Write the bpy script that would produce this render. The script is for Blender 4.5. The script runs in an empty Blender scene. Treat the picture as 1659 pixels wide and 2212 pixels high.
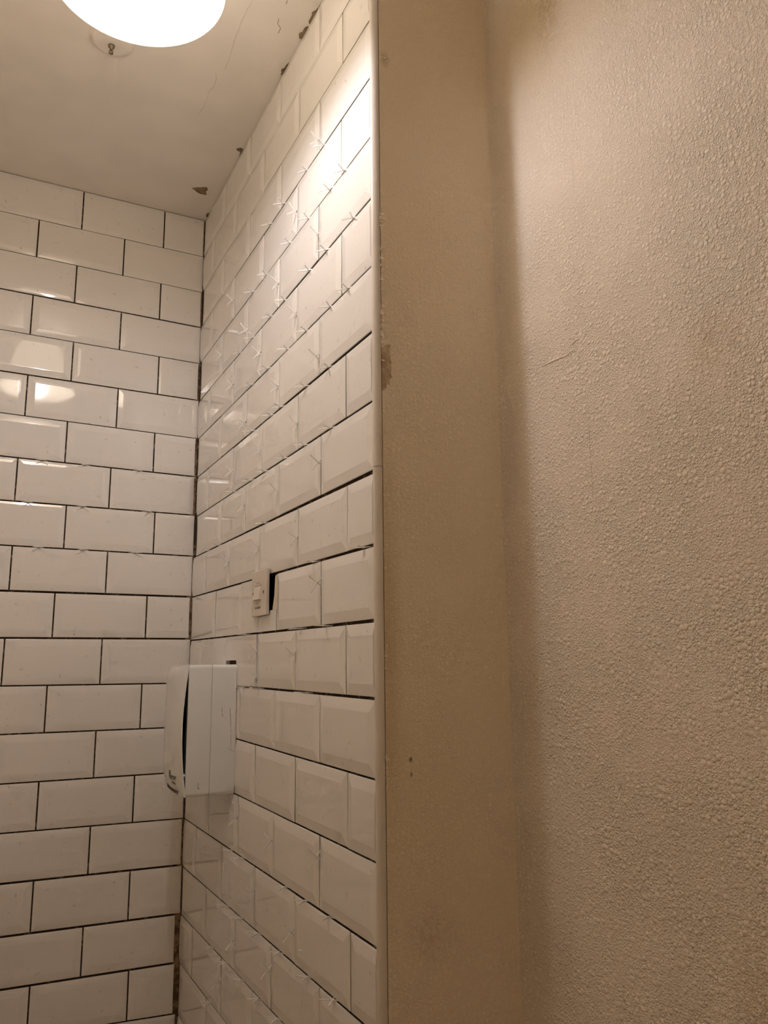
import bpy, bmesh, math, random
from mathutils import Vector, Matrix
random.seed(7)
S = bpy.context.scene
COL = S.collection
PI = math.pi

# ---------------------------------------------------------------- measured layout (metres)
# corner of the two tiled walls at x=0,y=0; tiled right wall is the plane x=0, back wall the plane y=0, floor z=0, ceiling z=2.45
SHADE_E = 2.65
BULB_E = 124.0
BULB_R = 0.024
BULB_Z = 2.243
EXPOSURE = 0.60
CAM = {'loc': [-0.4769, -1.9625, 1.2701], 'rt': [0.889868, -0.456107, -0.010109], 'up': [-0.076495, -0.171013, 0.982295], 'f': 1718.84}
RL = {0: (2.45, 0.0), 1: (2.3463, -0.00367), 2: (2.2456, -0.00601), 3: (2.146, -0.00416), 4: (2.0448, -0.00392), 5: (1.9386, -0.008), 6: (1.8379, -0.00016), 7: (1.7357, -0.00106), 8: (1.6347, 0.0018), 9: (1.5337, 0.00266), 10: (1.4353, 0.00683), 11: (1.33, 0.00361), 12: (1.2325, 0.0076), 13: (1.1315, 0.00849), 14: (1.0275, 0.00469), 15: (0.9183, -0.00446), 16: (0.8123, -0.01172), 17: (0.7096, -0.01885), 18: (0.6075, -0.01983), 19: (0.5016, -0.01983), 20: (0.3996, -0.01983), 21: (0.2976, -0.01983), 22: (0.1956, -0.01983), 23: (0.0936, -0.01983), 24: (0.0, 0.0)}
LL = {0: (2.45, 0.0), 1: (2.3436, -0.00419), 2: (2.2414, -0.01294), 3: (2.1422, -0.01361), 4: (2.0422, -0.01151), 5: (1.9418, -0.01067), 6: (1.8399, -0.01414), 7: (1.7396, -0.01046), 8: (1.6404, -0.00443), 9: (1.5369, -0.00663), 10: (1.4361, -0.00438), 11: (1.334, -8e-05), 12: (1.2284, -0.00457), 13: (1.1261, -0.00342), 14: (1.023, -0.00393), 15: (0.919, -0.01223), 16: (0.8167, -0.01553), 17: (0.7117, -0.01768), 18: (0.6091, -0.02005), 19: (0.5039, -0.04376), 20: (0.4019, -0.04376), 21: (0.2999, -0.04376), 22: (0.1979, -0.04376), 23: (0.0959, -0.04376), 24: (0.0, 0.0)}
ROWS_R = [(1, [-1.0075, -0.8006, -0.5952, -0.3973, -0.1976, -0.0015]), (2, [-1.0075, -0.9026, -0.7013, -0.498, -0.2994, -0.1058, -0.0046]), (3, [-1.0075, -0.8054, -0.6061, -0.4045, -0.2032, -0.009]), (4, [-1.0075, -0.8969, -0.6978, -0.5033, -0.2981, -0.1104, -0.0015]), (5, [-1.0075, -0.8027, -0.6036, -0.4058, -0.2096, -0.0125]), (6, [-1.0075, -0.8996, -0.7007, -0.5017, -0.3089, -0.1127, -0.0025]), (7, [-1.0075, -0.8087, -0.6094, -0.4112, -0.2226, -0.0113]), (8, [-1.0075, -0.9149, -0.7118, -0.5151, -0.3219, -0.1213, -0.0203]), (9, [-1.0075, -0.8177, -0.6162, -0.4168, -0.2432, -0.0225]), (10, [-1.0075, -0.9192, -0.719, -0.5146, -0.3138, -0.1205, -0.0017]), (11, [-1.0075, -0.8206, -0.6195, -0.4136, -0.2157, -0.0023]), (12, [-1.0075, -0.9145, -0.7138, -0.516, -0.3157, -0.1084, -0.0054]), (13, [-1.0075, -0.8168, -0.6155, -0.4097, -0.2303, -0.0038]), (14, [-1.0075, -0.9185, -0.718, -0.514, -0.3081, -0.0889, -0.0015]), (15, [-1.0075, -0.8189, -0.6158, -0.4168, -0.2084, -0.0015]), (16, [-1.0075, -0.9265, -0.7209, -0.5247, -0.3191, -0.1109, -0.0015]), (17, [-1.0075, -0.8216, -0.6179, -0.4125, -0.2086, -0.0015]), (18, [-1.0075, -0.9254, -0.7232, -0.5229, -0.33, -0.1074, -0.0015]), (19, [-1.0075, -0.8231, -0.6266, -0.4301, -0.2337, -0.0015]), (20, [-1.0075, -0.9254, -0.7232, -0.5229, -0.33, -0.1074, -0.004]), (21, [-1.0075, -0.8231, -0.6266, -0.4301, -0.2337, -0.004]), (22, [-1.0075, -0.9254, -0.7232, -0.5229, -0.33, -0.1074, -0.004]), (23, [-1.0075, -0.8231, -0.6266, -0.4301, -0.2337, -0.004]), (24, [-1.0075, -0.9254, -0.7232, -0.5229, -0.33, -0.1074, -0.004])]
ROWS_L = [(1, [-1.1166, -0.9146, -0.7126, -0.5106, -0.3086, -0.1069, -0.0027]), (2, [-1.0123, -0.8103, -0.6083, -0.4063, -0.2045, -0.0012]), (3, [-1.1219, -0.9199, -0.7179, -0.5159, -0.3139, -0.1091, -0.0034]), (4, [-1.0131, -0.8111, -0.6091, -0.4071, -0.203, -0.002]), (5, [-1.118, -0.916, -0.714, -0.512, -0.31, -0.1053, -0.0041]), (6, [-1.011, -0.809, -0.607, -0.405, -0.2004, -0.001]), (7, [-1.1196, -0.9176, -0.7156, -0.5136, -0.3116, -0.1074, -0.0049]), (8, [-1.0185, -0.8165, -0.6145, -0.4125, -0.2073, -0.005]), (9, [-1.1098, -0.9078, -0.7058, -0.5038, -0.3018, -0.0984, -0.001]), (10, [-1.0158, -0.8138, -0.6118, -0.4098, -0.2042, -0.0025]), (11, [-1.1219, -0.9199, -0.7179, -0.5159, -0.3139, -0.1081, -0.0052]), (12, [-1.0164, -0.8144, -0.6124, -0.4104, -0.2055, -0.001]), (13, [-1.1251, -0.9231, -0.7211, -0.5191, -0.3171, -0.1109, -0.0022]), (14, [-1.0159, -0.8139, -0.6119, -0.4099, -0.2079, -0.001]), (15, [-1.1288, -0.9268, -0.7248, -0.5228, -0.3208, -0.118, -0.0035]), (16, [-1.0164, -0.8144, -0.6124, -0.4104, -0.2084, -0.0051]), (17, [-1.126, -0.924, -0.722, -0.52, -0.318, -0.1181, -0.0023]), (18, [-1.0198, -0.8178, -0.6158, -0.4138, -0.2118, -0.0136]), (19, [-1.1196, -0.9176, -0.7156, -0.5136, -0.3116, -0.1112, -0.0116]), (20, [-1.0198, -0.8178, -0.6158, -0.4138, -0.2118, -0.006]), (21, [-1.1196, -0.9176, -0.7156, -0.5136, -0.3116, -0.1112, -0.006]), (22, [-1.0198, -0.8178, -0.6158, -0.4138, -0.2118, -0.006]), (23, [-1.1196, -0.9176, -0.7156, -0.5136, -0.3116, -0.1112, -0.006]), (24, [-1.0198, -0.8178, -0.6158, -0.4138, -0.2118, -0.006])]
SP_H = [(3, -0.8241, 2.1495), (3, -0.7453, 2.1491), (3, -0.6272, 2.1486), (3, -0.5464, 2.1483), (4, -0.9114, 2.0484), (4, -0.8546, 2.0482), (4, -0.7565, 2.0478), (4, -0.6638, 2.0474), (4, -0.5284, 2.0469), (4, -0.4431, 2.0465), (5, -0.9455, 1.9462), (5, -0.8395, 1.9454), (5, -0.7645, 1.9448), (5, -0.6385, 1.9438), (5, -0.5604, 1.9431), (5, -0.4458, 1.9422), (5, -0.3578, 1.9415), (6, -0.9264, 1.8381), (6, -0.8559, 1.838), (6, -0.7509, 1.838), (6, -0.6591, 1.838), (6, -0.5508, 1.838), (6, -0.4485, 1.838), (7, -0.8515, 1.7366), (7, -0.7513, 1.7365), (7, -0.6297, 1.7364), (7, -0.5742, 1.7363), (7, -0.4594, 1.7362), (8, -0.8596, 1.6332), (8, -0.7507, 1.6334), (8, -0.6535, 1.6336), (8, -0.5431, 1.6338), (8, -0.4581, 1.6339), (8, -0.3418, 1.6341), (9, -0.5486, 1.5322), (9, -0.2306, 1.5331), (9, -0.1345, 1.5333), (10, -0.9767, 1.4286), (10, -0.7931, 1.4298), (11, -0.8447, 1.327), (11, -0.7383, 1.3274), (11, -0.4473, 1.3284), (12, -0.7652, 1.2267), (12, -0.5299, 1.2285), (12, -0.4466, 1.2291), (15, -0.8562, 0.9221), (15, -0.7648, 0.9217), (15, -0.678, 0.9213), (15, -0.4502, 0.9203), (15, -0.3772, 0.9199), (16, -0.8753, 0.8225), (16, -0.7803, 0.8214), (16, -0.6603, 0.82), (16, -0.5533, 0.8188), (16, -0.45, 0.8176), (16, -0.3597, 0.8165), (17, -0.6551, 0.7219), (17, -0.5628, 0.7202), (17, -0.4658, 0.7184), (17, -0.3602, 0.7164), (17, -0.2604, 0.7145), (18, -0.257, 0.6126)]
SP_V = [(3, -0.8054, 2.1704), (4, -0.6978, 2.093), (5, -0.8027, 1.9924), (5, -0.6036, 1.9942), (5, -0.4058, 1.9738), (4, -0.2981, 2.0895), (6, -0.7007, 1.8911), (6, -0.5017, 1.8878), (6, -0.3089, 1.8822), (7, -0.8087, 1.7687), (7, -0.6094, 1.7823), (7, -0.4112, 1.7664), (5, -0.2096, 1.9885), (8, -0.7118, 1.681), (8, -0.5151, 1.681), (8, -0.3219, 1.6825), (9, -0.8177, 1.5864), (9, -0.6162, 1.5803), (9, -0.4168, 1.589), (10, -0.5146, 1.4913), (10, -0.719, 1.4783), (10, -0.3138, 1.486), (11, -0.8206, 1.3934), (12, -0.516, 1.2941), (12, -0.516, 1.2459), (12, -0.7138, 1.2866), (15, -0.4168, 0.9852), (15, -0.6158, 0.9798), (15, -0.8189, 0.9945), (16, -0.5247, 0.8783), (16, -0.7209, 0.866), (17, -0.4125, 0.7685), (17, -0.6179, 0.7821), (18, -0.33, 0.6729)]
SP_L = [(7, -0.3612, 1.7434), (7, -0.2679, 1.7424), (7, -0.1419, 1.7411), (8, -0.3837, 1.6421), (8, -0.2669, 1.6415), (8, -0.1155, 1.6409), (9, -0.3558, 1.5393), (9, -0.261, 1.5386), (9, -0.1414, 1.5378)]
CEILP = {'a': [(0.0006, -0.8094, 2.45), (0.0005, -0.7977, 2.45), (-0.0021, -0.786, 2.45), (-0.0041, -0.7834, 2.45), (-0.0064, -0.7783, 2.45), (-0.004, -0.7754, 2.45), (-0.0036, -0.7651, 2.45), (-0.004, -0.7583, 2.45), (-0.0023, -0.7541, 2.45), (0.0006, -0.7523, 2.45)], 'b': [(-0.0001, -0.7461, 2.45), (-0.0042, -0.7415, 2.45), (-0.0052, -0.7343, 2.45), (-0.0045, -0.7278, 2.45), (-0.0088, -0.7239, 2.45), (-0.0087, -0.7188, 2.45), (-0.006, -0.715, 2.45), (-0.0051, -0.7111, 2.45), (0.0001, -0.7125, 2.45)], 'c': [(-0.0006, -0.6426, 2.45), (-0.003, -0.6329, 2.45), (-0.0029, -0.6254, 2.45), (-0.0074, -0.6193, 2.45), (-0.0062, -0.6141, 2.45), (-0.0038, -0.6114, 2.45), (-0.0046, -0.6061, 2.45), (-0.0015, -0.6037, 2.45)], 'chip': [(-0.0686, -0.1338, 2.45), (-0.0629, -0.1388, 2.45), (-0.0364, -0.1541, 2.45), (-0.0312, -0.1434, 2.45), (-0.0343, -0.1374, 2.45), (-0.0285, -0.1199, 2.45), (-0.0359, -0.1208, 2.45), (-0.0448, -0.1187, 2.45), (-0.0558, -0.1245, 2.45)], 'd': [(-0.0153, -0.3331, 2.45), (-0.0075, -0.3421, 2.45), (-0.0009, -0.3402, 2.45), (0.0002, -0.3069, 2.45), (-0.0034, -0.3287, 2.45), (-0.0094, -0.3283, 2.45)], 'e': [(-0.001, -0.0418, 2.45), (-0.0062, -0.0359, 2.45), (-0.0046, -0.0232, 2.45), (0.0009, -0.0191, 2.45)]}
CRACK = [[(-0.1228, -0.5493, 2.45), (-0.1162, -0.5322, 2.45), (-0.1154, -0.5118, 2.45), (-0.1209, -0.4924, 2.45), (-0.1189, -0.4701, 2.45), (-0.1193, -0.4413, 2.45), (-0.1233, -0.4098, 2.45)], [(-0.056, -0.7381, 2.45), (-0.0531, -0.7249, 2.45), (-0.0454, -0.7189, 2.45), (-0.0456, -0.7038, 2.45)], [(-0.0564, -0.7906, 2.45), (-0.0547, -0.7765, 2.45)], [(-0.1129, -0.7567, 2.45), (-0.1158, -0.6961, 2.45), (-0.1115, -0.6215, 2.45), (-0.1089, -0.5676, 2.45)]]

ZC = 2.45
PIER_Y = -1.016        # face of the wallpapered return
SIDE_X = 0.228         # face of the wallpapered side wall
LEFT_X = -0.84
REAR_Y = -2.40

# ---------------------------------------------------------------- helpers
def link(o, parent=None):
    COL.objects.link(o)
    if parent is not None: o.parent = parent
    return o
def obj(name, bm, mat, parent=None, smooth=False):
    me = bpy.data.meshes.new(name)
    bmesh.ops.recalc_face_normals(bm, faces=bm.faces[:])
    bm.to_mesh(me); bm.free()
    if smooth:
        for p in me.polygons: p.use_smooth = True
    for m in (mat if isinstance(mat, (list, tuple)) else [mat]): me.materials.append(m)
    return link(bpy.data.objects.new(name, me), parent)
def tag(o, label, cat, group=None):
    o['label'] = label; o['category'] = cat
    if group: o['group'] = group
    return o
def struct(o, label=None, cat=None):
    o['kind'] = 'structure'
    if label: o['label'] = label
    if cat: o['category'] = cat
    return o
def empty(name, loc):
    o = bpy.data.objects.new(name, None); o.location = loc; o.empty_display_size = .05
    return link(o)
def box(bm, lo, hi, mi=0):
    x0, y0, z0 = lo; x1, y1, z1 = hi
    v = [bm.verts.new(c) for c in ((x0,y0,z0),(x1,y0,z0),(x1,y1,z0),(x0,y1,z0),(x0,y0,z1),(x1,y0,z1),(x1,y1,z1),(x0,y1,z1))]
    for f in ((0,3,2,1),(4,5,6,7),(0,1,5,4),(1,2,6,5),(2,3,7,6),(3,0,4,7)):
        bm.faces.new([v[i] for i in f]).material_index = mi
    return v
def bbox(lo, hi, r=0.0, seg=2):
    bm = bmesh.new(); box(bm, lo, hi)
    if r: bmesh.ops.bevel(bm, geom=bm.edges[:], offset=r, segments=seg, affect='EDGES', profile=.5)
    return bm
def prism(bm, pts, a, b, axis, mi=0):
    """polygon pts (2D) pushed from a to b along an axis; pts are the other two axes in xyz order"""
    def put(p, t):
        c = list(p); c.insert(axis, t); return bm.verts.new(c)
    A = [put(p, a) for p in pts]; B = [put(p, b) for p in pts]
    n = len(pts)
    bm.faces.new(A[::-1]).material_index = mi; bm.faces.new(B).material_index = mi
    for i in range(n):
        bm.faces.new((A[i], A[(i+1) % n], B[(i+1) % n], B[i])).material_index = mi
def lathe(bm, prof, c, n=48, close=False):
    rings = []
    for r, z in prof:
        rings.append([bm.verts.new((c[0]+r*math.cos(2*PI*i/n), c[1]+r*math.sin(2*PI*i/n), c[2]+z)) for i in range(n)])
    for a, b in zip(rings, rings[1:]):
        for i in range(n): bm.faces.new((a[i], a[(i+1) % n], b[(i+1) % n], b[i]))
    if close:
        bm.faces.new(rings[0]); bm.faces.new(rings[-1])

# ---------------------------------------------------------------- materials
def mat(name):
    m = bpy.data.materials.new(name); m.use_nodes = True
    nt = m.node_tree; nt.nodes.clear()
    out = nt.nodes.new('ShaderNodeOutputMaterial'); b = nt.nodes.new('ShaderNodeBsdfPrincipled')
    nt.links.new(b.outputs[0], out.inputs[0])
    return m, nt, b
class N:
    def __init__(s, nt): s.nt = nt
    def new(s, t, **k):
        n = s.nt.nodes.new(t)
        for a, v in k.items():
            if isinstance(a, str) and hasattr(n, a): setattr(n, a, v)
        return n
    def put(s, sock, v):
        if hasattr(v, 'is_output'): s.nt.links.new(v, sock)
        elif v is not None: sock.default_value = v
    def math(s, op, a, b=None, c=None, clamp=False):
        n = s.new('ShaderNodeMath', operation=op); n.use_clamp = clamp
        s.put(n.inputs[0], a); s.put(n.inputs[1], b); s.put(n.inputs[2], c)
        return n.outputs[0]
    def pos(s): return s.new('ShaderNodeTexCoord').outputs['Object']
    def noise(s, v, scale, detail=3, rough=.5, dim='3D'):
        n = s.new('ShaderNodeTexNoise', noise_dimensions=dim)
        s.put(n.inputs['Vector'], v); n.inputs['Scale'].default_value = scale; n.inputs['Detail'].default_value = detail; n.inputs['Roughness'].default_value = rough
        return n.outputs[0]
    def mapr(s, v, a, b, c=0., d=1., smooth=True):
        n = s.new('ShaderNodeMapRange'); n.interpolation_type = 'SMOOTHSTEP' if smooth else 'LINEAR'
        s.put(n.inputs['Value'], v)
        for k, q in zip(('From Min','From Max','To Min','To Max'), (a, b, c, d)): n.inputs[k].default_value = q
        return n.outputs[0]
    def mix(s, f, a, b):
        n = s.new('ShaderNodeMix', data_type='RGBA')
        s.put(n.inputs[0], f); s.put(n.inputs[6], a); s.put(n.inputs[7], b)
        return n.outputs[2]
    def scale(s, v, sc, off=(0,0,0)):
        n = s.new('ShaderNodeMapping'); s.put(n.inputs[0], v); n.inputs['Scale'].default_value = sc; n.inputs['Location'].default_value = off
        return n.outputs[0]
    def sep(s, v):
        n = s.new('ShaderNodeSeparateXYZ'); s.put(n.inputs[0], v); return n.outputs
    def bump(s, h, dist, strength=1.):
        n = s.new('ShaderNodeBump'); s.put(n.inputs['Height'], h); n.inputs['Distance'].default_value = dist; n.inputs['Strength'].default_value = strength
        return n.outputs[0]
    def vor(s, v, scale, dim='2D', feat='F1'):
        n = s.new('ShaderNodeTexVoronoi', voronoi_dimensions=dim, feature=feat)
        s.put(n.inputs['Vector'], v); n.inputs['Scale'].default_value = scale
        return n
    def blob(s, p, c, r):
        """1 inside an ellipsoid round c with radii r, fading to 0 at its rim"""
        n = s.new('ShaderNodeVectorMath', operation='SUBTRACT'); s.put(n.inputs[0], p); n.inputs[1].default_value = c
        d = s.new('ShaderNodeVectorMath', operation='DIVIDE'); s.put(d.inputs[0], n.outputs[0]); d.inputs[1].default_value = r
        l = s.new('ShaderNodeVectorMath', operation='LENGTH'); s.put(l.inputs[0], d.outputs[0])
        return s.mapr(l.outputs['Value'], 0., 1., 1., 0.)
def rgb(*c): return (*c, 1.)

def tile_mat():
    m, nt, b = mat('glazed_ceramic'); n = N(nt); p = n.pos()
    big = n.noise(p, 3.1, 0); base = n.mix(n.mapr(big, .3, .7), rgb(.84,.82,.805), rgb(.87,.85,.835))
    # sparse flecks of adhesive and scuffs left on the glaze
    v = n.vor(n.scale(p, (1,1,.6)), 46., '3D')
    stretch = n.noise(p, 420., 1)
    d = n.math('ADD', v.outputs['Distance'], n.math('MULTIPLY', n.math('SUBTRACT', stretch, .5), .34))
    pick = n.math('GREATER_THAN', n.sep(v.outputs['Color'])[0], .66)
    fleck = n.math('MULTIPLY', n.mapr(d, .035, .06, 1., 0.), pick)
    dirt = n.math('MULTIPLY', n.mapr(n.noise(p, 70., 2, .7), .64, .8), .5)
    c = n.mix(dirt, base, rgb(.5,.43,.34))
    c = n.mix(n.math('MULTIPLY', fleck, .65), c, rgb(.27,.20,.135))
    n.put(b.inputs['Base Color'], c)
    n.put(b.inputs['Roughness'], n.math('MULTIPLY_ADD', fleck, .5, .055))
    n.put(b.inputs['Normal'], n.bump(n.noise(p, 26., 0), .0006, .22))
    b.inputs['Specular IOR Level'].default_value = .5
    return m
def mortar_mat(name, dark, light, t0=.5, t1=.62):
    m, nt, b = mat(name); n = N(nt); p = n.pos()
    k = n.mapr(n.noise(p, 60., 4, .65), t0, t1)
    n.put(b.inputs['Base Color'], n.mix(k, rgb(*dark), rgb(*light))); b.inputs['Roughness'].default_value = .95
    n.put(b.inputs['Normal'], n.bump(n.noise(p, 240., 3), .002, .6))
    return m
def paper_mat(side):
    """blown bubble wallpaper: crowded small blisters with scattered bigger flat ones"""
    m, nt, b = mat('bubble_wallpaper_side' if side else 'bubble_wallpaper_return'); n = N(nt); p = n.pos()
    x, y, z = n.sep(p)
    cmb = n.new('ShaderNodeCombineXYZ'); n.put(cmb.inputs[0], n.math('SUBTRACT', y, x) if side else x); n.put(cmb.inputs[1], z); uv = cmb.outputs[0]
    wob = n.new('ShaderNodeTexNoise', noise_dimensions='2D'); n.put(wob.inputs['Vector'], uv); wob.inputs['Scale'].default_value = 160.; wob.inputs['Detail'].default_value = 1
    va = n.new('ShaderNodeVectorMath', operation='MULTIPLY_ADD'); n.put(va.inputs[0], wob.outputs['Color']); va.inputs[1].default_value = (.0012,.0012,0); n.put(va.inputs[2], uv)
    uvw = va.outputs[0]
    def dome(scale, lo, r0, r1):
        v = n.vor(uvw, scale); c = n.sep(v.outputs['Color'])
        rad = n.math('MULTIPLY_ADD', c[1], r1-r0, r0)
        q = n.math('DIVIDE', v.outputs['Distance'], rad)
        h = n.math('SUBTRACT', 1., n.math('POWER', q, 2.3), clamp=True)
        h = n.math('POWER', h, .85)
        return n.math('MULTIPLY', h, n.math('GREATER_THAN', c[0], lo)), rad
    h1, _ = dome(300., .10, .34, .60)
    h2, _ = dome(140., .54, .30, .58)
    h3, _ = dome(560., .2, .35, .6)
    h = n.math('MAXIMUM', n.math('MULTIPLY', h1, .62), h2)
    h = n.math('MAXIMUM', h, n.math('MULTIPLY', h3, .33))
    den = n.mapr(n.noise(uv, 7., 1, dim='2D'), .3, .62, .72, 1.)
    # relief gets shallower towards the top of the wall
    h = n.math('MULTIPLY', h, n.math('MULTIPLY', den, n.mapr(z, 1.6, 2.3, 1., .62)))
    fine = n.noise(uv, 900., 0, dim='2D')
    h = n.math('ADD', h, n.math('MULTIPLY', fine, .10))
    n.put(b.inputs['Normal'], n.bump(h, .0017 if side else .001, 1.))
    c = n.mix(n.mapr(n.noise(p, 4., 1), .35, .65), *((rgb(.915,.815,.70), rgb(.935,.84,.735)) if side else (rgb(.935,.825,.655), rgb(.95,.845,.685))))  # same paper; the return's yellower tint has its warm bounced light painted in
    grain = n.noise(p, 130., 3, .7)
    def stain(c, ctr, r, col, amt, g0=.35, g1=.6):
        k = n.math('MULTIPLY', n.blob(p, ctr, r), n.mapr(grain, g0, g1))
        return n.mix(n.math('MULTIPLY', k, amt), c, rgb(*col))
    if side:
        c = stain(c, (SIDE_X,-1.15,2.32), (.1,.05,.2), (.36,.25,.08), .75)
        c = stain(c, (SIDE_X,-1.10,2.26), (.1,.12,.16), (.62,.49,.27), .6, 0., .3)
        c = stain(c, (SIDE_X,-1.392,1.615), (.1,.06,.06), (.66,.47,.25), .4)
        c = stain(c, (SIDE_X,-1.385,.93), (.1,.06,.12), (.6,.45,.25), .4)
        # butt seam between two lengths of paper
        sd = n.math('ABSOLUTE', n.math('ADD', n.math('ADD', y, 1.187), n.math('MULTIPLY', n.math('SUBTRACT', n.noise(p, 4., 1), .5), .006)))
        k = n.math('MULTIPLY', n.mapr(sd, .0003, .0009, 1., 0.), n.mapr(n.noise(n.scale(p, (0,0,1)), 5.5, 2), .5, .6))
        c = n.mix(n.math('MULTIPLY', k, .42), c, rgb(.25,.19,.12))
    else:
        c = stain(c, (.046,PIER_Y,1.1465), (.0042,.1,.0055), (.16,.13,.07), .95, 0., .2)
        c = stain(c, (.0468,PIER_Y,1.128), (.0026,.1,.005), (.2,.16,.09), .9, 0., .2)
        c = stain(c, (.02,PIER_Y,2.18), (.012,.1,.02), (.45,.33,.18), .8)
        c = stain(c, (.07,PIER_Y,.93), (.05,.1,.05), (.4,.27,.14), .25)
        c = stain(c, (.013,PIER_Y,1.3), (.03,.1,.35), (.66,.5,.28), .55, .1, .4)
    n.put(b.inputs['Base Color'], c); b.inputs['Roughness'].default_value = .62; b.inputs['Specular IOR Level'].default_value = .3
    return m
def plain(name, c, rough=.5, spec=.5, var=0., metal=0., bumpd=0., sc=40.):
    m, nt, b = mat(name); n = N(nt); p = n.pos()
    if var: n.put(b.inputs['Base Color'], n.mix(n.mapr(n.noise(p, sc, 1), .3, .7), rgb(*c), rgb(*[q*(1-var) for q in c])))
    else: b.inputs['Base Color'].default_value = rgb(*c)
    b.inputs['Roughness'].default_value = rough; b.inputs['Specular IOR Level'].default_value = spec; b.inputs['Metallic'].default_value = metal
    if bumpd: n.put(b.inputs['Normal'], n.bump(n.noise(p, sc*3, 2), bumpd, .5))
    return m
def glow(name, c, e, diff):
    m, nt, b = mat(name)
    b.inputs['Base Color'].default_value = rgb(*diff); b.inputs['Roughness'].default_value = .4
    b.inputs['Emission Color'].default_value = rgb(*c); b.inputs['Emission Strength'].default_value = e
    return m

M_TILE = tile_mat()
M_MORT = mortar_mat('tile_adhesive', (.085,.058,.034), (.36,.28,.20), .55, .66)
M_EDGE = mortar_mat('dirty_tile_edge', (.075,.052,.033), (.42,.34,.25), .56, .68)
M_CORNER = mortar_mat('corner_mortar', (.12,.078,.045), (.34,.24,.15), .42, .62)
M_SIDE = paper_mat(True); M_RET = paper_mat(False)
M_CEIL = plain('painted_ceiling', (.88,.835,.79), .8, .2, .05, bumpd=.0006, sc=9.)
M_RAW = mortar_mat('bare_plaster', (.20,.145,.085), (.30,.225,.14), .4, .6)
M_CRACK = plain('crack_line', (.34,.26,.18), .9, .1)
M_CRACKP = plain('pale_crack', (.62,.55,.48), .9, .1)
M_TRIM = plain('white_pvc', (.76,.71,.66), .28, .5, .04, sc=12.)
M_SPACER = plain('spacer_plastic', (.88,.865,.84), .35, .5)
M_DISP = plain('dispenser_plastic', (.83,.85,.875), .16, .5, .03, sc=14.)
M_DISPIN = plain('dispenser_inner', (.30,.33,.26), .5, .4)
M_BLACK = plain('black_hole', (.004,.004,.004), .9, .1)
M_RUST = plain('rust_stain', (.68,.55,.42), .6, .3, .3, sc=200.)
M_LETTER = plain('brown_print', (.12,.09,.065), .6, .3)
M_SWITCH = plain('cream_plastic', (.74,.675,.60), .3, .5, .04, sc=30.)
M_ROCK = plain('rocker_plastic', (.80,.735,.67), .28, .5)
M_SCREW = plain('dull_steel', (.30,.25,.19), .45, .5, .2, 1.)
M_RAWEDGE = plain('biscuit_edge', (.78,.71,.58), .8, .2, .1, sc=90.)
M_TORN = plain('torn_paper', (.84,.72,.54), .9, .1, .15, sc=120.)
M_TORNBACK = mortar_mat('torn_patch', (.50,.38,.26), (.72,.60,.46), .42, .62)
M_FLOOR = plain('floor_sheet', (.80,.645,.48), .6, .3, .2, sc=6.)
M_WALLP = plain('painted_wall', (.96,.83,.62), .8, .2, .06, sc=5.)
M_SHADE = glow('lit_shade', (1.,.825,.61), SHADE_E, (.86,.8,.7))
M_BULB = glow('lit_bulb', (1.,.955,1.0), BULB_E, (.8,.8,.8))
M_WPLA = plain('white_fitting', (.80,.76,.70), .4, .5)

# ---------------------------------------------------------------- room shell
def wall_box(name, lo, hi, m):
    bm = bmesh.new(); box(bm, lo, hi); return struct(obj(name, bm, m))
ceiling = wall_box('ceiling', (LEFT_X-.05, REAR_Y-.05, ZC), (.32, .06, ZC+.05), M_CEIL)
floor = wall_box('floor', (LEFT_X-.05, REAR_Y-.05, -.05), (.32, .06, 0), M_FLOOR)
wall_left = wall_box('wall_left', (LEFT_X-.05, REAR_Y-.05, 0), (LEFT_X, .06, ZC), M_WALLP)
wall_rear = wall_box('wall_rear', (LEFT_X, REAR_Y-.05, 0), (.32, REAR_Y, ZC), M_WALLP)

# ceiling damage: bare patches where the paint has come away, and hairline cracks
for k in sorted(CEILP):
    bm = bmesh.new(); prism(bm, [q[:2] for q in CEILP[k]], ZC-.0012, ZC+.002, 2)
    obj('bare_patch', bm, M_RAW, ceiling)
for iq, q in enumerate(CRACK):
    bm = bmesh.new()
    fine = [q[0]]
    for a, c in zip(q, q[1:]):
        m_ = 5
        for s_ in range(1, m_+1):
            f = s_/m_; jj = .0012 if s_ < m_ else 0
            fine.append(tuple(a[i]*(1-f)+c[i]*f+(random.uniform(-jj, jj) if i < 2 else 0) for i in range(3)))
    q = fine
    for a, b in zip(q, q[1:]):
        d = (Vector(b)-Vector(a)); w = Vector((-d.y, d.x, 0)).normalized()*(.00055 if iq in (1,2) else .00035)*random.uniform(.5,1.2)
        prism(bm, [(a[0]-w.x,a[1]-w.y),(b[0]-w.x,b[1]-w.y),(b[0]+w.x,b[1]+w.y),(a[0]+w.x,a[1]+w.y)], ZC-.0004, ZC+.002, 2)
    obj('hairline_crack', bm, M_CRACK if iq in (1,2) else M_CRACKP, ceiling)

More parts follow.
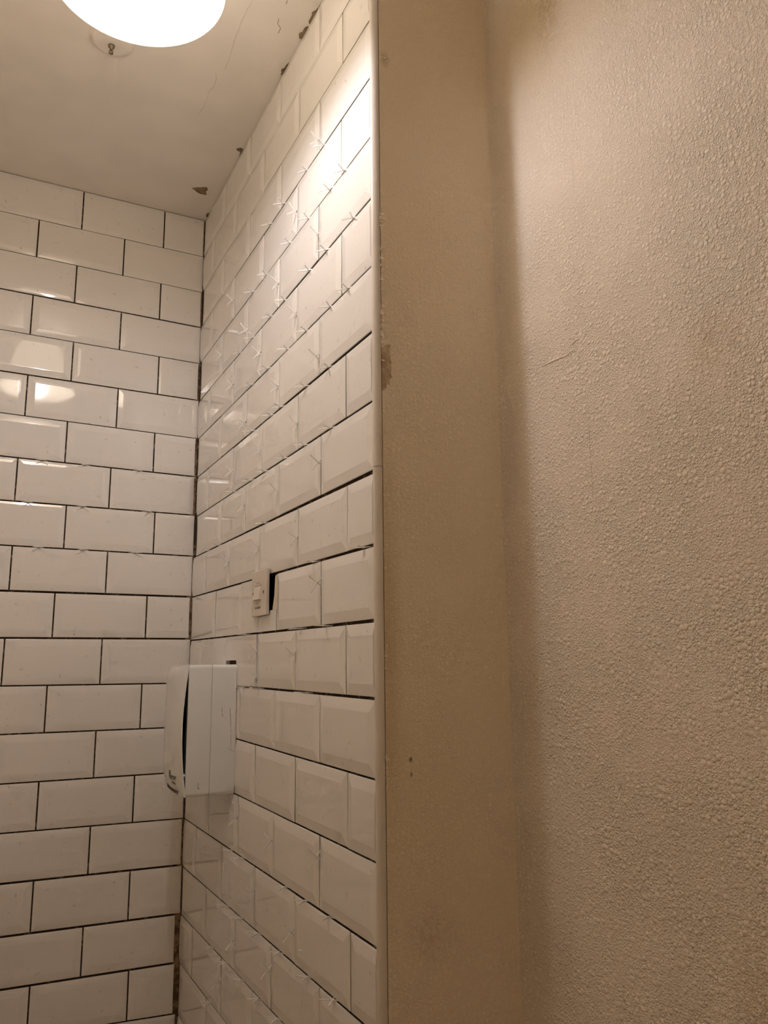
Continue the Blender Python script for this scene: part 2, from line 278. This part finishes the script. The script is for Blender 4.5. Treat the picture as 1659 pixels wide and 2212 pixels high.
# ---------------------------------------------------------------- tiled walls
PROF = [(0,-.006),(0,-.0016),(0,-.0006),(.0003,-.00015),(.0010,.0001),(.0058,.00098),(.0112,.00166),(.0160,.00206),(.0170,.0021)]
PROF_R = PROF[:5]+[(.0158,.0024),(.0163,.00246),(.0171,.00248)]
def tile(bm, P, q, cut, tilt=True, prof=PROF):
    """q: four corners (s,z) counter-clockwise from lower-left; cut: which of left/right ends lost their bevel; P maps (s,z,height) to space"""
    cs = sum(c[0] for c in q)/4; cz = sum(c[1] for c in q)/4
    w = max(c[0] for c in q)-min(c[0] for c in q)
    a, b, o = (random.uniform(-.004,.004), random.uniform(-.006,.006), random.uniform(-.0003,.0004)) if tilt else (0,0,0)
    loops = []
    sl = .12 if 'l' in cut else 1.; sr = .12 if 'r' in cut else 1.
    for ins, h in prof:
        il, ir = ins*sl, ins*sr
        pts = [(q[0][0]+il, q[0][1]+ins), (q[1][0]-ir, q[1][1]+ins), (q[2][0]-ir, q[2][1]-ins), (q[3][0]+il, q[3][1]-ins)]
        loops.append([bm.verts.new(P(s, z, h + (a*(s-cs)+b*(z-cz)+o if h > -.005 else 0))) for s, z in pts])
    for j, (A, B) in enumerate(zip(loops, loops[1:])):
        for i in range(4): bm.faces.new((A[i], A[(i+1)%4], B[(i+1)%4], B[i])).material_index = 1 if j == 0 else 0
    bm.faces.new(loops[-1])
def flat_piece(bm, P, pts, h=.0004, mi=0):
    A = [bm.verts.new(P(s, z, -.006)) for s, z in pts]; B = [bm.verts.new(P(s, z, h)) for s, z in pts]
    n = len(pts); bm.faces.new(B).material_index = mi
    for i in range(n): bm.faces.new((A[i], A[(i+1)%n], B[(i+1)%n], B[i])).material_index = mi
PR = lambda s, z, h: (-h, s, z)          # right wall: height grows into the room (-x)
PB = lambda s, z, h: (s, -h, z)          # back wall: height grows into the room (-y)
def zl(T, k, s): return T[k][0]+T[k][1]*s
GAP_R = {5:(.0042,.0024), 7:(.0050,.0024), 8:(.0036,.0024), 9:(.0062,.0026), 10:(.0046,.003), 11:(.0048,.0028), 12:(.0040,.003), 15:(.0036,.0026), 16:(.0034,.0026), 1:(.0026,.0012), 2:(.0022,.0012), 3:(.0034,.0018), 4:(.0028,.0020), 6:(.0030,.0022)}
GAP_L = {0:.003, 1:.0013, 2:.0013, 3:.0030, 4:.0017, 5:.0031, 6:.0019, 7:.003, 10:.0046, 11:.0042, 16:.0044, 17:.0046, 18:.0046}
def gap_r(k, s):
    a, b = GAP_R.get(k, (.0026,.0022)); t = min(1, max(0, -s)); return (a*t**1.5+b*(1-t**1.5))/2
def gap_l(k, s): return GAP_L.get(k, .003)/2
VG = .00135
# back wall
wall_back = wall_box('wall_back', (LEFT_X-.05, .006, 0), (.006, .06, ZC), M_MORT)
bm = bmesh.new()
for k, xs in ROWS_L:
    for i, (a, b) in enumerate(zip(xs, xs[1:])):
        last = i == len(xs)-2
        a1, b1 = a+.0016, (b if last else b-.0016)
        a1 = max(a1, LEFT_X)
        if b1 - a1 < .02: continue
        q = [(a1, zl(LL,k,a1)+gap_l(k,a1)), (b1, zl(LL,k,b1)+gap_l(k,b1)), (b1, zl(LL,k-1,b1)-gap_l(k-1,b1)), (a1, zl(LL,k-1,a1)-gap_l(k-1,a1))]
        tile(bm, PB, q, ('r' if last and b-a < .15 else '') + ('l' if a < LEFT_X else ''))
tiles = obj('tiling', bm, [M_TILE, M_EDGE], wall_back); tiles['label'] = 'white bevelled brick tiles'
bm = bmesh.new(); box(bm, (-.013, .0016, 0), (.0, .007, ZC)); obj('corner_mortar', bm, M_CORNER, wall_back)
# right wall, with the socket cut-out beside the switch
HOLE = (-.6115, -.512, 1.366, 1.431)   # y0, y1, z0, z1
bm = bmesh.new()
x0, x1 = .006, .060
for lo, hi in (((x0,-1.006,0),(x1,HOLE[0],ZC)), ((x0,HOLE[1],0),(x1,.06,ZC)), ((x0,HOLE[0],0),(x1,HOLE[1],HOLE[2])), ((x0,HOLE[0],HOLE[3]),(x1,HOLE[1],ZC)), ((x1,HOLE[0],HOLE[2]),(x1+.01,HOLE[1],HOLE[3]))):
    box(bm, lo, hi)
wall_right = struct(obj('wall_right', bm, M_MORT))
bm = bmesh.new(); box(bm, (.0595, HOLE[0], HOLE[2]), (.0605, HOLE[1], HOLE[3]))
for lo, hi in (((.007,HOLE[0]-.001,HOLE[2]),(.06,HOLE[0]+.0005,HOLE[3])), ((.007,HOLE[0],HOLE[3]-.0005),(.06,HOLE[1],HOLE[3]+.001)), ((.007,HOLE[0],HOLE[2]-.001),(.06,HOLE[1],HOLE[2]+.0005)), ((.007,HOLE[1]-.0005,HOLE[2]),(.06,HOLE[1]+.001,HOLE[3]))): box(bm, lo, hi)
o = obj('socket_hole', bm, M_BLACK, wall_right); o['label'] = 'black hole cut through the tiles'  # black lining; the darkness inside the hole is put into its colour
bm = bmesh.new(); raw = bmesh.new()
for k, ys in ROWS_R:
    for i, (a, b) in enumerate(zip(ys, ys[1:])):
        first, last = i == 0, i == len(ys)-2
        a1 = a if first else a+VG; b1 = b if last else b-VG
        if b1-a1 < .012: continue
        q = [(a1, zl(RL,k,a1)+gap_r(k,a1)), (b1, zl(RL,k,b1)+gap_r(k,b1)), (b1, zl(RL,k-1,b1)-gap_r(k-1,b1)), (a1, zl(RL,k-1,a1)-gap_r(k-1,a1))]
        if k == 11 and a < -.55 < b:                     # the tile cut round the switch
            zt = lambda s: zl(RL,k-1,s)-gap_r(k-1,s)
            zb = lambda s: zl(RL,k,s)+gap_r(k,s)
            flat_piece(bm, PR, [(-.520,zb(-.52)),(b1,zb(b1)),(b1,zt(b1)),(-.520,zt(-.52))], .0022)
            flat_piece(bm, PR, [(a1,zb(a1)),(-.5205,zb(-.52)),(-.5205,1.358),(-.580,1.3585),(-.586,1.366),(a1,1.367)], .0012)
            continue
        if k == 12 and a < -.35 < b:                     # notch broken out above the dispenser
            n0, n1 = -.3915, -.3175
            flat_piece(bm, PR, [q[0], (n0,q[0][1]), (n0,1.277), (n0+.004,1.2795), (n1-.003,1.2797), (n1,1.279), (n1,q[1][1]), q[1], q[2], q[3]], .0024)
            continue
        if k == 11 and abs(b+.6195) < .004:              # its neighbour, chipped along the hole
            flat_piece(raw, PR, [(b1-.001,1.3665),(-.5945,1.3675),(-.6035,1.392),(-.6065,1.425),(-.6095,q[2][1]-.0015),(b1-.001,q[2][1]-.0005)], -.0004)
        tile(bm, PR, q, ('r' if last and b-a < .15 else '') + ('l' if first and b-a < .15 else ''), prof=PROF_R)
tiles = obj('tiling', bm, [M_TILE, M_EDGE], wall_right); tiles['label'] = 'white bevelled brick tiles with open joints'
o = obj('chipped_edge', raw, M_RAWEDGE, wall_right); o['label'] = 'raw cream edge of the cut tile'
bm = bmesh.new(); flat_piece(bm, PR, [(-.4105,1.142),(-.4075,1.142),(-.4075,1.228),(-.4105,1.228)], -.001)
obj('rusty_joint', bm, M_RUST, wall_right)

# ---------------------------------------------------------------- wallpapered walls
bm = bmesh.new(); box(bm, (.0098, PIER_Y, 0), (SIDE_X+.02, PIER_Y+.05, ZC))
wall_front = struct(obj('wall_front', bm, M_RET))
bm = bmesh.new(); box(bm, (.0045, PIER_Y+.0042, 0), (.012, PIER_Y+.03, ZC)); obj('gap_filler', bm, M_CORNER, wall_front)
r = .020
pts = [(SIDE_X, REAR_Y-.05), (.32, REAR_Y-.05), (.32, PIER_Y+.02), (SIDE_X-r, PIER_Y+.02)]
pts += [(SIDE_X-r+r*math.sin(t), PIER_Y-r+r*math.cos(t)) for t in [PI/2*i/6 for i in range(7)]]
bm = bmesh.new(); prism(bm, pts, 0, ZC, 2)
wall_side = struct(obj('wall_side', bm, M_SIDE))
for p in wall_side.data.polygons: p.use_smooth = abs(p.normal.z) < .5
wall_side.modifiers.new('edges', 'EDGE_SPLIT').split_angle = math.radians(35)
for L in ([(-1.0748,1.6875),(-1.0913,1.6896),(-1.1071,1.689),(-1.1277,1.6887),(-1.1495,1.6864),(-1.1672,1.69),(-1.1843,1.6923)], [(-1.1631,1.6983),(-1.1729,1.7013),(-1.1823,1.7011)],
          [(-1.1969,1.1761),(-1.2034,1.1783),(-1.2076,1.1813),(-1.2108,1.1826)], [(-1.1951,1.121),(-1.2011,1.1186),(-1.2063,1.1251)]):
    bm = bmesh.new(); n_ = len(L)
    sec = []
    for i, (y, z) in enumerate(L):
        wd = .0016*math.sin(PI*(i+.35)/(n_-.3)); hgt = .0011*math.sin(PI*(i+.35)/(n_-.3))
        sec.append([bm.verts.new(c) for c in ((SIDE_X+.0005,y,z+wd*2.2),(SIDE_X-hgt,y,z),(SIDE_X+.0005,y,z-wd*.35))])
    for A, B in zip(sec, sec[1:]):
        for i in range(2): bm.faces.new((A[i],A[i+1],B[i+1],B[i]))
        bm.faces.new((A[2],A[0],B[0],B[2]))
    bm.faces.new(sec[0]); bm.faces.new(sec[-1])
    obj('paper_crease', bm, M_SIDE, wall_side)
# torn paper along the trim
def zpx(y): return 2.2990 - (y)*(2.299-.83)/2212.
flakes = [(463,.4,5),(472,1.0,9),(480,.5,4),(488,.4,4),(537,.8,7),(556,.4,5),(572,.4,6),(600,.3,5),(622,.4,6),(655,.5,5),(668,.3,9),(684,.4,5),(697,.7,8),(712,.3,12),(728,.5,12),(741,.4,5),(772,.3,4),(1190,.3,5),(1420,.4,5),(1446,.5,6),(1645,.3,4),(1690,.5,4)]
ZT = [(0,2.2853),(300,2.040),(700,1.739),(1050,1.506),(1500,1.2313),(2000,.9553)]
def zt_(y):
    for (a, za), (b, zb) in zip(ZT, ZT[1:]):
        if y <= b: return za+(zb-za)*(y-a)/(b-a)
    return ZT[-1][1]
bm = bmesh.new()
for y, l, h in flakes:
    zc = zt_(y); hh = h*.0006/2; L = l*.0065+.0008
    y0 = PIER_Y-.0008; x0 = .0092
    rr = lambda s: random.uniform(1-s, 1+s)
    v = [(x0-.0012,y0,zc-hh*rr(.5)), (x0+L*.35*rr(.4),y0-.0012,zc-hh*1.3*rr(.5)), (x0+L*rr(.2),y0-.0026,zc-hh*rr(.9)), (x0+L*.7*rr(.2),y0-.0018,zc+hh*.1*rr(1)), (x0+L*.3,y0-.001,zc-hh*.2*rr(1)), (x0-.0008,y0-.0006,zc+hh*rr(.5))]
    A = [bm.verts.new(p) for p in v]; B = [bm.verts.new((p[0],p[1]-.0007,p[2])) for p in v]
    bm.faces.new(A[::-1]); bm.faces.new(B)
    for i in range(len(A)): bm.faces.new((A[i],A[(i+1)%len(A)],B[(i+1)%len(A)],B[i]))
o = obj('torn_paper', bm, M_TORN, wall_front); o['label'] = 'pale torn fibres of wallpaper'
bm = bmesh.new()
tp = [(.0095,zt_(742)),(.0165,zt_(737)),(.022,zt_(733)),(.0235,zt_(735)),(.0215,zt_(742)),(.0225,zt_(758)),(.0245,zt_(774)),(.0232,zt_(784)),(.0252,zt_(806)),(.022,zt_(812)),(.0215,zt_(826)),(.0185,zt_(818)),(.0165,zt_(832)),(.0095,zt_(840))]
rag = []
for (a0, c0), (a1, c1) in zip(tp, tp[1:]+tp[:1]):
    for s_ in range(4):
        f = s_/4; jj = .0009 if a0 > .011 else .0003
        rag.append((a0*(1-f)+a1*f+random.uniform(-jj,jj), c0*(1-f)+c1*f+random.uniform(-jj,jj)))
prism(bm, rag, PIER_Y-.0004, PIER_Y+.004, 1)
o = obj('torn_patch', bm, M_TORNBACK, wall_front); o['label'] = 'brown patch where the paper is torn off'

# rounded edge trim, in two lengths
def trim(name, z0, z1, label):
    pts = []
    cx, cy, rx, ry = .0085, -1.0082, .0107, .0079
    for i in range(13):
        t = PI/2*i/12; pts.append((cx-rx*math.cos(t), cy-ry*math.sin(t)))
    pts = pts + [(.0085,-1.0105),(.004,-1.0095),(.004,-1.0082)]
    bm = bmesh.new(); prism(bm, pts, z0, z1, 2)
    o = struct(obj(name, bm, M_TRIM), label, 'trim')
    for p in o.data.polygons: p.use_smooth = abs(p.normal.z) < .5
    mod = o.modifiers.new('edges', 'EDGE_SPLIT'); mod.split_angle = math.radians(35)
    return o
trim('trim_1', 1.5370, ZC, 'upper length of white rounded tile trim')
trim('trim_2', 0, 1.5362, 'lower length of white rounded tile trim')

# ---------------------------------------------------------------- tile spacers
LSP = .0185
def spacer_mesh():
    bm = bmesh.new()
    for a in (PI/4, -PI/4):
        c, s = math.cos(a), math.sin(a); w = .001
        pts = [(-LSP,-w*.8),(LSP,-w*.8),(LSP,w*.8),(0,w),(-LSP,w*.8)]
        pts = [(x*c-y*s, x*s+y*c) for x, y in pts]
        prism(bm, pts, -.00075, .00075, 2)
    return bm
spacer0 = obj('tile_spacer', spacer_mesh(), M_SPACER)
used = [False]
def place_spacer(M, label, group):
    if used[0]:
        o = spacer0.copy(); COL.objects.link(o)
    else:
        o = spacer0; used[0] = True
    o.matrix_world = M
    return tag(o, label, 'tile spacer', group)
ORD = 'zeroth first second third fourth fifth sixth seventh eighth ninth tenth eleventh twelfth thirteenth fourteenth fifteenth sixteenth seventeenth eighteenth nineteenth'.split()
def jit(a): return math.radians(random.uniform(-a, a))
by = {}
for k, s, z in SP_H: by.setdefault(k, []).append((s, z))
for k in sorted(by):
    L = sorted(by[k])
    for i, (s, z) in enumerate(L):
        out = random.uniform(.001, .005)
        M = Matrix.Translation((-out, s, z)) @ Matrix.Rotation(jit(5), 4, 'Y') @ Matrix.Rotation(jit(9), 4, 'Z')
        which = 'only one there' if len(L) == 1 else (ORD[i+1] + ' from trim')
        place_spacer(M, "white plastic cross spacer in right wall's %s level joint below ceiling, %s" % (ORD[k], which), 'tile spacers in the level joints of the right wall')
by = {}
for k, s, z in SP_V: by.setdefault(k, []).append((s, z))
for k in sorted(by):
    L = sorted(by[k])
    for i, (s, z) in enumerate(L):
        out = random.uniform(.002, .006)
        M = Matrix.Translation((-out, s, z)) @ Matrix.Rotation(jit(5), 4, 'Z') @ Matrix.Rotation(PI/2, 4, 'X') @ Matrix.Rotation(jit(9), 4, 'Z')
        which = 'only one there' if len(L) == 1 else (ORD[i+1] + ' from trim')
        place_spacer(M, "white cross spacer in an upright joint of right wall's %s tile row, %s" % (ORD[k], which), 'tile spacers in the upright joints of the right wall')
by = {}
for k, s, z in SP_L: by.setdefault(k, []).append((s, z))
for k in sorted(by):
    for i, (s, z) in enumerate(sorted(by[k])):
        M = Matrix.Translation((s, -random.uniform(.004, .007), z)) @ Matrix.Rotation(jit(4), 4, 'X') @ Matrix.Rotation(jit(9), 4, 'Z')
        place_spacer(M, "white plastic cross spacer in back wall's %s level joint below ceiling, %s of three" % (ORD[k], ('leftmost','middle','rightmost')[i]), 'tile spacers in the back wall')

# ---------------------------------------------------------------- pendant lamp
LX, LY, ZR = -.339, -.950, 2.220      # axis and height of the rim
lamp = tag(empty('ceiling_lamp', (LX, LY, ZC)), 'round lamp shade glowing white, hanging below the ceiling at the top', 'lamp')
def lpart(name, bm, m, parent=lamp):
    o = obj(name, bm, m, parent, True); o.matrix_parent_inverse = Matrix.Translation((-LX, -LY, -ZC)); return o
bm = bmesh.new()
lathe(bm, [(.060,.165),(.118,.004),(.1200,.001),(.1215,0),(.1228,.002),(.1215,.006),(.0635,.168),(.062,.169),(.060,.165)], (LX,LY,ZR), 72)
shade = lpart('lamp_shade', bm, M_SHADE)
bm = bmesh.new()
for a in range(3):
    t = 2*PI*a/3; c, s = math.cos(t), math.sin(t)
    for w in (0,): prism(bm, [(LX+.012*c-.0015*s, LY+.012*s+.0015*c),(LX+.062*c-.0015*s, LY+.062*s+.0015*c),(LX+.062*c+.0015*s, LY+.062*s-.0015*c),(LX+.012*c+.0015*s, LY+.012*s-.0015*c)], ZR+.164, ZR+.167, 2)
lpart('shade_carrier', bm, M_WPLA)
bm = bmesh.new()
lathe(bm, [(.012,.075),(.015,.10),(.019,.13),(.019,.172),(.010,.19),(.004,.20)], (LX,LY,ZR), 24, True); lpart('lamp_holder', bm, M_WPLA)
bm = bmesh.new(); lathe(bm, [(.003,.19),(.003,.222)], (LX,LY,ZR), 10, True); lpart('cord', bm, M_WPLA)
bm = bmesh.new(); lathe(bm, [(.012,-.030),(.022,-.024),(.040,-.012),(.041,0)], (LX,LY,ZC), 32, True); lpart('ceiling_rose', bm, M_WPLA)
bm = bmesh.new(); bmesh.ops.create_uvsphere(bm, u_segments=16, v_segments=10, radius=BULB_R)
for v in bm.verts: v.co = Vector((LX, LY, BULB_Z)) + Vector((v.co.x, v.co.y, v.co.z*1.6))
bulb = lpart('bulb', bm, M_BULB)

# old blanking plate beside the lamp
PX, PY = -.3235, -.5480
pl = tag(empty('ceiling_plate', (PX, PY, ZC)), 'round white plate with a protruding screw on the ceiling beyond the lamp', 'ceiling plate')
def ppart(name, bm, m):
    o = obj(name, bm, m, pl, True); o.matrix_parent_inverse = Matrix.Translation((-PX, -PY, -ZC)); return o
bm = bmesh.new(); lathe(bm, [(.0001,-.0075),(.030,-.0072),(.0375,-.0055),(.0405,-.002),(.041,0)], (PX,PY,ZC), 40, False); ppart('plate', bm, M_CEIL)
bm = bmesh.new(); lathe(bm, [(.0065,-.0075),(.0055,-.011),(.0028,-.0115),(.0028,-.020),(.0042,-.0205),(.0042,-.024),(.0022,-.0255)], (PX,PY+.008,ZC), 14, True); ppart('screw', bm, M_SCREW)

# ---------------------------------------------------------------- paper dispenser
DY0, DY1, DZ0, DZ1, DX = -.3985, -.205, 1.0255, 1.2715, -.0975
disp = tag(empty('paper_dispenser', (-.05, (DY0+DY1)/2, DZ0)), 'white plastic paper dispenser with a bowed-open front cover, on the right tiled wall', 'dispenser')
def dpart(name, bm, m, smooth=False, parent=None):
    par = parent or disp
    o = obj(name, bm, m, par, smooth); o.matrix_parent_inverse = par.matrix_basis.inverted() if parent is None else Matrix(); return o
disp_inv = Matrix.Translation((.05, -(DY0+DY1)/2, -DZ0))
def add_round(lo, hi, r, seg=3): return bbox(lo, hi, r, seg)
bm = bmesh.new()
# side, far side, top, bottom and back as one moulded shell
r = .006
def shell(bm):
    out = []
    def rect(y0, y1, z0, z1, rr):
        P = []
        for sy, sz, a0, q in ((1,1,0,.030),(0,1,PI/2,rr),(0,0,PI,rr),(1,0,3*PI/2,.030)):
            cy = y1-q if sy else y0+q; cz = z1-q if sz else z0+q
            for i in range(6): P.append((cy+q*math.cos(a0+PI/2*i/5), cz+q*math.sin(a0+PI/2*i/5)))
        return P
    rings = []
    for x, ins in ((-.003,0),(-.0512,0),(-.0516,.0018),(-.0524,.0018),(-.0528,0),(DX+.001,0),(DX,.001),(DX,.003),(DX+.001,.004),(-.010,.004)):
        rings.append([bm.verts.new((x, y, z)) for y, z in rect(DY0+ins, DY1-ins-.005, DZ0+ins, DZ1-ins, .008)])
    for A, B in zip(rings, rings[1:]):
        n = len(A)
        for i in range(n): bm.faces.new((A[i], A[(i+1)%n], B[(i+1)%n], B[i]))
    bm.faces.new(rings[-1]); bm.faces.new(rings[0])
shell(bm); body = dpart('body', bm, M_DISP)
for p in body.data.polygons: p.use_smooth = True
mod = body.modifiers.new('edges', 'EDGE_SPLIT'); mod.split_angle = math.radians(32)
bm = bbox((DX+.004, DY0+.0042, DZ0+.0042), (DX+.014, DY1-.036, DZ1-.0042)); dpart('inner_panel', bm, M_DISPIN)
bm = bmesh.new()
prism(bm, [(-.318+.050*math.cos(t), 1.158+.056*math.sin(t)) for t in [2*PI*i/48 for i in range(48)]], DX+.0032, DX+.0062, 0)
dpart('spindle_opening', bm, M_BLACK)  # solid black disc; the opening's shade is painted as its colour
# front cover: thin curved sheet, its near edge bowing away from the body
def cover_x(u, v):
    """u 0..1 along y from the near edge, v 0..1 up"""
    edge = -.0995 - .0093*math.sin(PI*min(1, max(0, v)))**1.0
    bulge = -.0105*math.sin(PI*u)**.85 if 0 < u < 1 else 0.
    rim = .007*(max(0, (v-.92)/.08)**2) + .013*(max(0, (.16-v)/.16)**2)
    return edge*(1-u)+(-.0985)*u + bulge + rim*min(1, .12+u*3.)
NU, NV = 24, 30
bm = bmesh.new()
def grid(off):
    G = []
    for j in range(NV+1):
        v = j/NV; row = []
        for i in range(NU+1):
            u = i/NU
            # lower near corner and the upper edge are rounded off
            z = DZ0+.002 + (DZ1-DZ0-.003-.002*math.sin(PI*u*.9))*v
            row.append(bm.verts.new((cover_x(u, v)+off, DY0+.0005+(DY1-DY0-.001)*u, z)))
        G.append(row)
    return G
G0, G1 = grid(0.), grid(.0026)
for j in range(NV):
    for i in range(NU):
        bm.faces.new((G0[j][i],G0[j][i+1],G0[j+1][i+1],G0[j+1][i])); bm.faces.new((G1[j][i],G1[j+1][i],G1[j+1][i+1],G1[j][i+1]))
for j in range(NV):
    bm.faces.new((G0[j][0],G0[j+1][0],G1[j+1][0],G1[j][0])); bm.faces.new((G0[j][NU],G1[j][NU],G1[j+1][NU],G0[j+1][NU]))
for i in range(NU):
    bm.faces.new((G0[0][i],G1[0][i],G1[0][i+1],G0[0][i+1])); bm.faces.new((G0[NV][i],G0[NV][i+1],G1[NV][i+1],G1[NV][i]))
cover = dpart('front_cover', bm, M_DISP, True)
mod = cover.modifiers.new('edges', 'EDGE_SPLIT'); mod.split_angle = math.radians(40)
bm = bmesh.new(); bmesh.ops.create_uvsphere(bm, u_segments=12, v_segments=8, radius=.0034)
for v in bm.verts: v.co += Vector((-.1005, DY0+.004, 1.066))
dpart('latch_pin', bm, M_DISP, True)
bm = bmesh.new()
prism(bm, [(-.0735,1.052),(-.0728,1.052),(-.0726,1.0425),(-.0716,1.041),(-.0705,1.0412),(-.0705,1.0404),(-.0722,1.0402),(-.0734,1.042)], DY0-.0003, DY0+.001, 1)
dpart('embossed_mark', bm, M_LETTER)
bm = bmesh.new()
def streak(x0, z0, x1, z1, w0, w1):
    n = 7; P = []
    for i in range(n+1):
        t = i/n; P.append((x0+(x1-x0)*t - (w0+(w1-w0)*t)*random.uniform(.4,1), z0+(z1-z0)*t))
    for i in range(n, -1, -1):
        t = i/n; P.append((x0+(x1-x0)*t + (w0+(w1-w0)*t)*random.uniform(.4,1), z0+(z1-z0)*t))
    prism(bm, P, DY0-.0002, DY0+.001, 1)
streak(-.0145,1.187,-.0125,1.150,.0011,.0008); streak(-.0315,1.190,-.0295,1.172,.0006,.0013); streak(-.030,1.181,-.022,1.180,.0012,.0006); streak(-.0125,1.148,-.011,1.112,.0007,.0005); streak(-.0155,1.112,-.006,1.104,.0009,.0012); streak(-.0025,1.20,-.002,1.06,.0008,.0012)
dpart('rust_stain', bm, M_RUST)
# printed name and row of small print, following the cover
def text_on_cover(txt, y, z, size, name, slant=0.):
    cu = bpy.data.curves.new(name, 'FONT'); cu.body = txt; cu.size = size; cu.extrude = .0001; cu.resolution_u = 3; cu.align_x = 'LEFT'; cu.shear = slant
    t = bpy.data.objects.new(name, cu); COL.objects.link(t)
    dg = bpy.context.evaluated_depsgraph_get(); me = bpy.data.meshes.new_from_object(t.evaluated_get(dg)); bpy.data.objects.remove(t)
    for v in me.vertices:
        yy = y - v.co.x; zz = z + v.co.y
        u = (yy-DY0)/(DY1-DY0); vv = (zz-DZ0)/(DZ1-DZ0)
        v.co = (cover_x(u, vv)-.0005+v.co.z, yy, zz)
    me.materials.append(M_LETTER)
    o = link(bpy.data.objects.new(name, me), cover); return o
o = text_on_cover('K', -.319, 1.0525, .026, 'brand_initial', .15); o['label'] = 'tall dark script initial'
o = text_on_cover('lenor', -.332, 1.0545, .0165, 'brand_print', .15); o['label'] = 'dark script name'
o = text_on_cover('tissue', -.334, 1.0455, .0105, 'small_print'); o['label'] = 'smaller printed line'
bm = bmesh.new()
for i in range(9):
    y = -.252-.0105*i; z = 1.0325-.0005*i
    u = (y-DY0)/(DY1-DY0); v = (z-DZ0)/(DZ1-DZ0); xx = cover_x(u, v)
    prism(bm, [(xx-.0006,y),(xx+.0008,y),(xx+.0008,y-.0045),(xx-.0006,y-.0045)], z-.0035, z+.003, 2)
o = obj('print_band', bm, M_LETTER, cover); o['label'] = 'row of dark marks along the lower edge'

# ---------------------------------------------------------------- switch
SY0, SY1, SZ0, SZ1, SX = -.5880, -.5030, 1.3585, 1.4425, -.0095
sw = tag(empty('wall_switch', (0, (SY0+SY1)/2, SZ0)), 'cream square wall switch sitting askew over a black hole in the tiles', 'switch')
def spart(name, bm, m, smooth=False):
    o = obj(name, bm, m, sw, smooth); o.matrix_parent_inverse = Matrix.Translation((0, -(SY0+SY1)/2, -SZ0)); return o
spart('plate', bbox((SX, SY0, SZ0), (-.0032, SY1, SZ1), .0012, 3), M_SWITCH)
RY0, RY1, RZ0, RZ1 = -.5600, -.5225, 1.3880, 1.4130
bm = bmesh.new()   # rocker: wedge with the lower end standing out
prism(bm, [(SX+.001, RZ1), (SX-.0008, RZ1), (SX-.0052, RZ0+.0006), (SX-.0048, RZ0), (SX+.001, RZ0)], RY0, RY1, 1)
spart('rocker', bm, M_ROCK)
bm = bmesh.new(); box(bm, (SX-.0002, RY0-.0008, RZ1-.0002), (SX+.001, RY1+.0008, RZ1+.0012)); spart('rocker_slot', bm, M_SCREW)
for y in (-.5725, -.5115):
    bm = bmesh.new()
    A = [(SX, y+.0026*math.cos(2*PI*i/16), 1.4005+.0034*math.sin(2*PI*i/16)) for i in range(16)]
    prism(bm, [(q[1], q[2]) for q in A], SX-.0002, SX+.001, 0); spart('screw', bm, M_LETTER)
def swtext(txt, y, z, size, name):
    cu = bpy.data.curves.new(name, 'FONT'); cu.body = txt; cu.size = size; cu.extrude = .0001; cu.resolution_u = 3; cu.align_x = 'CENTER'
    t = bpy.data.objects.new(name, cu); COL.objects.link(t)
    dg = bpy.context.evaluated_depsgraph_get(); me = bpy.data.meshes.new_from_object(t.evaluated_get(dg)); bpy.data.objects.remove(t)
    for v in me.vertices: v.co = (SX-.0002+v.co.z, y-v.co.x, z+v.co.y)
    me.materials.append(M_LETTER)
    o = link(bpy.data.objects.new(name, me), sw); o.matrix_parent_inverse = Matrix.Translation((0, -(SY0+SY1)/2, -SZ0)); return o
swtext('P    I', -.5410, 1.4165, .0060, 'marking')
swtext('2    I', -.5410, 1.3795, .0060, 'marking')
o = swtext('IN OUTER', -.5420, 1.3715, .0062, 'lettering'); o['label'] = 'dark printed words'

# ---------------------------------------------------------------- camera
W, H = 1659, 2212
cd = bpy.data.cameras.new('camera'); cam = bpy.data.objects.new('camera', cd); COL.objects.link(cam)
rt, up = Vector(CAM['rt']), Vector(CAM['up']); bk = rt.cross(up)
R = Matrix((rt, up, bk)).transposed().to_4x4()
cam.matrix_world = Matrix.Translation(CAM['loc']) @ R
cd.sensor_fit = 'VERTICAL'; cd.sensor_height = 24; cd.lens = CAM['f']/H*24; cd.clip_start = .02
S.camera = cam

# ---------------------------------------------------------------- world and colour
w = bpy.data.worlds.new('world'); S.world = w; w.use_nodes = True
w.node_tree.nodes['Background'].inputs[0].default_value = (1., .8, .55, 1); w.node_tree.nodes['Background'].inputs[1].default_value = .02
S.view_settings.view_transform = 'Standard'; S.view_settings.look = 'None'; S.view_settings.gamma = 1; S.view_settings.exposure = EXPOSURE
S.view_settings.use_curve_mapping = False
S.cycles.max_bounces = 7; S.cycles.diffuse_bounces = 5; S.cycles.glossy_bounces = 3; S.cycles.transmission_bounces = 3
S.cycles.caustics_reflective = False; S.cycles.caustics_refractive = False
S.cycles.sample_clamp_indirect = 6.; S.cycles.use_denoising = True
try: S.cycles.denoiser = 'OPENIMAGEDENOISE'
except Exception: pass
S.cycles.use_adaptive_sampling = True; S.cycles.adaptive_threshold = .08; S.cycles.adaptive_min_samples = 16
